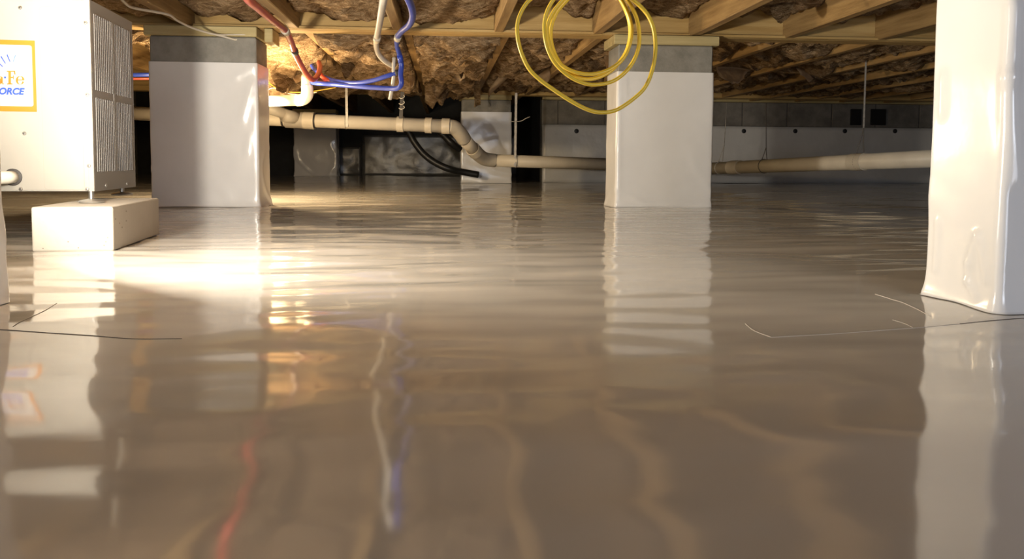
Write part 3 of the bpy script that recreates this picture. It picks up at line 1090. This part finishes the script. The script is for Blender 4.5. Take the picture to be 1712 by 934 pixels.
ax1 = U1 - U0
h1 = thing('pipe_hanger', 'metal strap holding the upper drain run below the blue tubes', 'hanger', tuple(D(580, 150, 4.85)))
c = onU(579)
top = Vector((c.x, c.y - PR, ZP + 0.003))
strap(h1, D(579, 146, (c - CAM).dot(_fwd) - PR), D(580, 212, (c - CAM).dot(_fwd) - PR), 0.016)
loop_around(h1, c, ax1, PR + 0.002, 0.0022, 'strap')
h2 = thing('pipe_hanger', 'long metal strap beside the small middle pier holding the lower drain run', 'hanger', tuple(D(862, 158, 5.35)))
c = L0.lerp(L1, (861 - 822) / (1020 - 822))
dd = (c - CAM).dot(_fwd) - PR
strap(h2, D(863, 155, dd), D(861, 278, dd), 0.017)
loop_around(h2, c, L1 - L0, PR + 0.002, 0.0022, 'strap')
tube('twisted_wire', spline([D(854, 203, dd - .01), D(864, 203, dd - .01), D(872, 202, dd - .01), D(879, 198, dd - .02), D(886, 195, dd - .02)], 5), 0.003, 'strap', h2, 6)
axq = Q1 - Q0
for (u, vt, lab, m, splitv) in ((1204, 172, 'faint wire hanger on the drain pipe right beside the front right pier', 'strap', 242),
                                (1278, 172, 'dark forked wire hanger on the middle of the right drain run', 'wire', 246),
                                (1437, 98, 'long pale hanger with dark wire loop at the near end of the right drain run', 'wire', 214)):
    c = onQ(u)
    h = thing('pipe_hanger', lab, 'hanger', tuple(c))
    d_ = (c - CAM).dot(_fwd)
    shift = 7 if u != 1278 else 3
    f0 = D(u + shift, splitv, d_)
    tp = D(u + shift + (4 if u != 1278 else 0), vt, d_)
    if u == 1437:
        strap(h, tp, f0, 0.009)
    else:
        tube('wire', [tp, f0], 0.0024, m, h, 6)
    lp = loop_around(h, c, axq, PR + 0.002, 0.0026, m)
    an = axq.normalized()
    for sg in (-1, 1):
        tube('fork', spline([f0, f0.lerp(c + Vector((0, 0, PR)), .5) + an * 0.012 * sg, c + an * 0.03 * sg + Vector((0, 0, PR * .9))], 5), 0.0024, m, h, 6)
h5 = thing('pipe_hanger', 'black clipped strap above the drain pipe under the blue tubes', 'hanger', tuple(D(671, 155, 4.85)))
strap(h5, D(673, 150, 4.82), D(670, 198, 4.84), 0.024, 'band')
for v in (163, 173, 181):
    tube('clip', spline([D(667, v, 4.80), D(671, v + 1.5, 4.79), D(676, v - 1, 4.80), D(675, v - 4, 4.80)], 4), 0.0022, 'pvc_white', h5, 6)

# white pipe with elbow in the lamp light
wp = thing('white_pipe', 'bright white plastic pipe with elbow beside the lit insulation', 'pipe', tuple(D(480, 168, 4.2)))
tube('pipe_run', [D(425, 169.5, 3.75), D(500, 167.5, 3.75)], 0.0262, 'pvc_white', wp, 20)
tube('elbow', spline([D(496, 167.5, 3.75), D(506, 166.5, 3.75), D(513, 160, 3.75), D(514, 150, 3.75), D(513, 143, 3.75)], 5), 0.0285, 'pvc_white', wp, 20)
tube('riser', [D(513.5, 146, 3.75), D(513, 128, 3.8)], 0.0262, 'pvc_white', wp, 20)

# ------------------------------------------------------------------ tubing and cables


def px_path(pts, n=8):
    return spline([D(*p) for p in pts], n)


rd = thing('red_tube', 'red water tube drooping under the girder into the lamp light', 'tube', tuple(D(477, 52, 2.75)))
tube('tubing', px_path([(362, -130, 1.72), (380, -70, 1.75), (410, -8, 2.0), (430, 12, 2.2), (455, 33, 2.45), (477, 51, 2.72), (487, 70, 2.95), (493, 88, 3.1), (502, 106, 3.25),
                        (511, 122, 3.38), (520, 132, 3.46), (527, 131, 3.52), (533, 122, 3.6), (535, 112, 3.68), (533, 104, 3.75)]), 0.0118, 'red', rd, 12)
tube('tubing', px_path([(533, 118, 3.72), (538, 127, 3.70), (545, 133, 3.68), (552, 136, 3.68)]), 0.0105, 'red', rd, 10)
for (p, q) in (((475, 49, 2.70), (479, 54, 2.76)), ((491.5, 83, 3.06), (493.5, 88, 3.10))):
    tube('clamp', [D(*p), D(*q)], 0.0145, 'greytube' if p[0] < 480 else 'band', rd, 12)
tube('tubing', px_path([(552, 136, 3.68), (530, 136, 4.1), (470, 133, 4.45), (380, 132, 4.45), (238, 131.5, 4.1), (150, 133, 4.05)]), 0.0065, 'red', rd, 8)
bt = thing('blue_tube', 'blue water tube curling down past the girder and turning left', 'tube', tuple(D(668, 56, 3.0)))
tube('tubing', px_path([(664, -95, 1.93), (668, -40, 1.95), (680, -8, 2.15), (688, 12, 2.32), (690, 28, 2.5), (684, 42, 2.7), (672, 52, 2.9), (665, 62, 3.1), (664, 76, 3.3), (668, 92, 3.4),
                        (671, 108, 3.42), (670, 125, 3.42), (671, 140, 3.42), (664, 147.5, 3.44), (645, 147.5, 3.48), (600, 144.5, 3.55), (560, 141, 3.63), (524, 138, 3.72), (500, 131, 4.2), (450, 127.5, 4.45), (380, 127, 4.4), (300, 126, 4.2), (238, 125, 4.05), (150, 127, 4.0)]), 0.0112, 'blue', bt, 12)
tube('tape', [D(668, 92, 3.395), D(670.5, 104, 3.41)], 0.0125, 'blue', bt, 12)
tube('clamp', [D(665.5, 60.5, 3.07), D(664.5, 65, 3.14)], 0.0145, 'greytube', bt, 12)
b2t = thing('blue_tube', 'second blue tube sagging from the lamp glow to the hanging blue drop', 'tube', tuple(D(600, 138, 3.55)))
tube('tubing', px_path([(515, 94, 3.95), (521, 108, 3.88), (529, 119, 3.8), (543, 129, 3.72), (565, 136, 3.64), (595, 138.5, 3.56), (625, 134, 3.5), (650, 126, 3.46), (666, 121, 3.45)]), 0.0105, 'blue', b2t, 12)
tube('clip', [D(661, 122, 3.445), D(667.5, 120.5, 3.445)], 0.0135, 'band', b2t, 10)
gt = thing('grey_tube', 'off-white tube hanging in front of the girder beside the blue tube', 'tube', tuple(D(636, 40, 2.8)))
tube('tubing', px_path([(653, -100, 1.93), (652, -50, 1.95), (642, -5, 2.2), (638, 18, 2.45), (634, 42, 2.75), (630, 62, 3.05), (629, 76, 3.25), (632, 88, 3.36), (637, 96, 3.4), (646, 104, 3.46), (656, 110, 3.5)]), 0.0115, 'greytube', gt, 12)
tube('tubing', px_path([(659, 96, 3.45), (658, 112, 3.45), (658, 130, 3.46), (655, 150, 3.5), (652, 166, 3.52)]), 0.0085, 'greytube', gt, 10)
tube('clamp', [D(630.5, 62, 3.04), D(629.8, 67, 3.12)], 0.0145, 'pvc_fit', gt, 12)

# yellow cable coil
yc = thing('cable_coil', 'coil of bright yellow electrical cable hanging from the ceiling', 'cable', tuple(D(985, -60, 1.45)))
YD = 0.84
loops = []
outer = [(900, -14), (880, 6), (868, 28), (864.5, 50), (869, 80), (882, 111), (900, 131), (930, 153), (960, 172), (985, 184), (1006, 188), (1030, 184), (1058, 166), (1079, 145),
         (1091, 115), (1096, 82), (1093, 50), (1084, 27), (1070, 10), (1054, -4)]
l2 = [(1030, -30), (985, -42), (945, -24), (925, 0), (913, 24), (910, 50), (915, 80), (929, 107), (954, 129), (980, 140), (1003, 141), (1026, 135), (1046, 120), (1060, 100), (1068, 76), (1068, 48), (1061, 22), (1046, -3)]
l3 = [(1020, -30), (985, -36), (958, -18), (941, 0), (924, 22), (915, 46), (919, 76), (932, 102), (955, 118), (984, 124), (1012, 119), (1036, 104), (1050, 82), (1056, 52), (1051, 26), (1038, 0)]
l4 = [(1016, -26), (990, -34), (965, -18), (948, 0), (930, 22), (921, 50), (924, 80), (938, 108), (958, 125), (980, 132), (1001, 129), (1024, 116), (1044, 92), (1053, 66), (1053, 40), (1046, 16), (1032, -12)]
path = [(870, -120, YD + .10), (905, -40, YD + .02)][:0]
allp = [(985, -505, YD), (975, -330, YD), (950, -150, YD), (925, -50, YD)]
for q, lp in enumerate((outer, l2, l3, l4)):
    for i, (u, v) in enumerate(lp):
        allp.append((u, v, YD + 0.013 * q + 0.006 * i / len(lp) + (0.0 if q != 0 else 0.0)))
allp += [(1015, -50, YD + .055), (1000, -150, YD + .05), (992, -330, YD + .03), (990, -505, YD + .02)]
tube('cable', px_path(allp, 7), 0.0030, 'yellow', yc, 10, 0.72)
# its hook on the joist above
hk = D(988, -500, YD + .01)
jx = min(joist_x, key=lambda q: abs(q - hk.x))
tube('hook', [Vector((jx, hk.y, ZP + 0.02)), Vector((jx, hk.y, ZP - 0.01)), Vector((hk.x, hk.y, ZP - 0.015)), Vector((hk.x, hk.y, ZP + 0.003))], 0.003, 'steel', yc, 8)

ww = thing('white_wire', 'thin white wire sagging across the top of the front left pier', 'wire', tuple(D(320, 45, 2.84)))
tube('wire', px_path([(170, -80, 1.97), (180, -40, 2.0), (200, -6, 2.2), (208, 4, 2.3), (217, 11, 2.4), (232, 15, 2.46), (260, 20, 2.54), (283, 25, 2.60), (296, 34, 2.70), (318, 45, 2.84), (345, 54, 2.94), (370, 60, 3.0), (395, 66.5, 3.04), (409, 65, 3.06), (419, 60.5, 3.06)]), 0.0042, 'whitewire', ww, 8)
tube('wire', px_path([(345, 54, 2.94), (366, 58, 2.99), (390, 58, 3.02), (419, 58, 3.04)]), 0.0028, 'whitewire', ww, 8)
for q, (pts, lab) in enumerate([([(440, 128, 4.1), (452, 140, 4.08), (468, 150, 4.06), (490, 154, 4.05), (520, 153, 4.04), (545, 149, 4.05), (562, 146, 4.06)], 'thin amber wire drooping in front of the white pipe elbow'),
                                ([(446, 154, 4.0), (450, 149, 4.0), (458, 147, 4.0), (466, 150, 4.02), (482, 156, 4.04), (505, 158, 4.04), (530, 154, 4.04)], 'pale thin wire curling above the bright white pipe')]):
    t = thing('thin_wire', lab, 'wire', tuple(D(*pts[0])))
    tube('wire', px_path(pts), 0.0028, 'thinyellow' if q == 0 else 'whitewire', t, 6)
bh = thing('black_hose', 'thick black hose curving down under the drain pipe elbow', 'hose', tuple(D(700, 245, 6.2)))
tube('hose', px_path([(672, 205, 6.0), (684, 222, 6.0), (693, 238, 6.0), (708, 257, 6.0), (728, 272, 6.0), (750, 282, 6.0), (772, 287, 6.05), (800, 292, 6.08)]), 0.026, 'hose', bh, 12)
bh2 = thing('black_hose', 'short black hose running into the left side of the small middle pier', 'hose', tuple(D(750, 235, 5.9)))
tube('hose', px_path([(728, 214, 5.9), (742, 226, 5.9), (755, 239, 5.9), (769, 250, 5.95)]), 0.026, 'hose', bh2, 12)
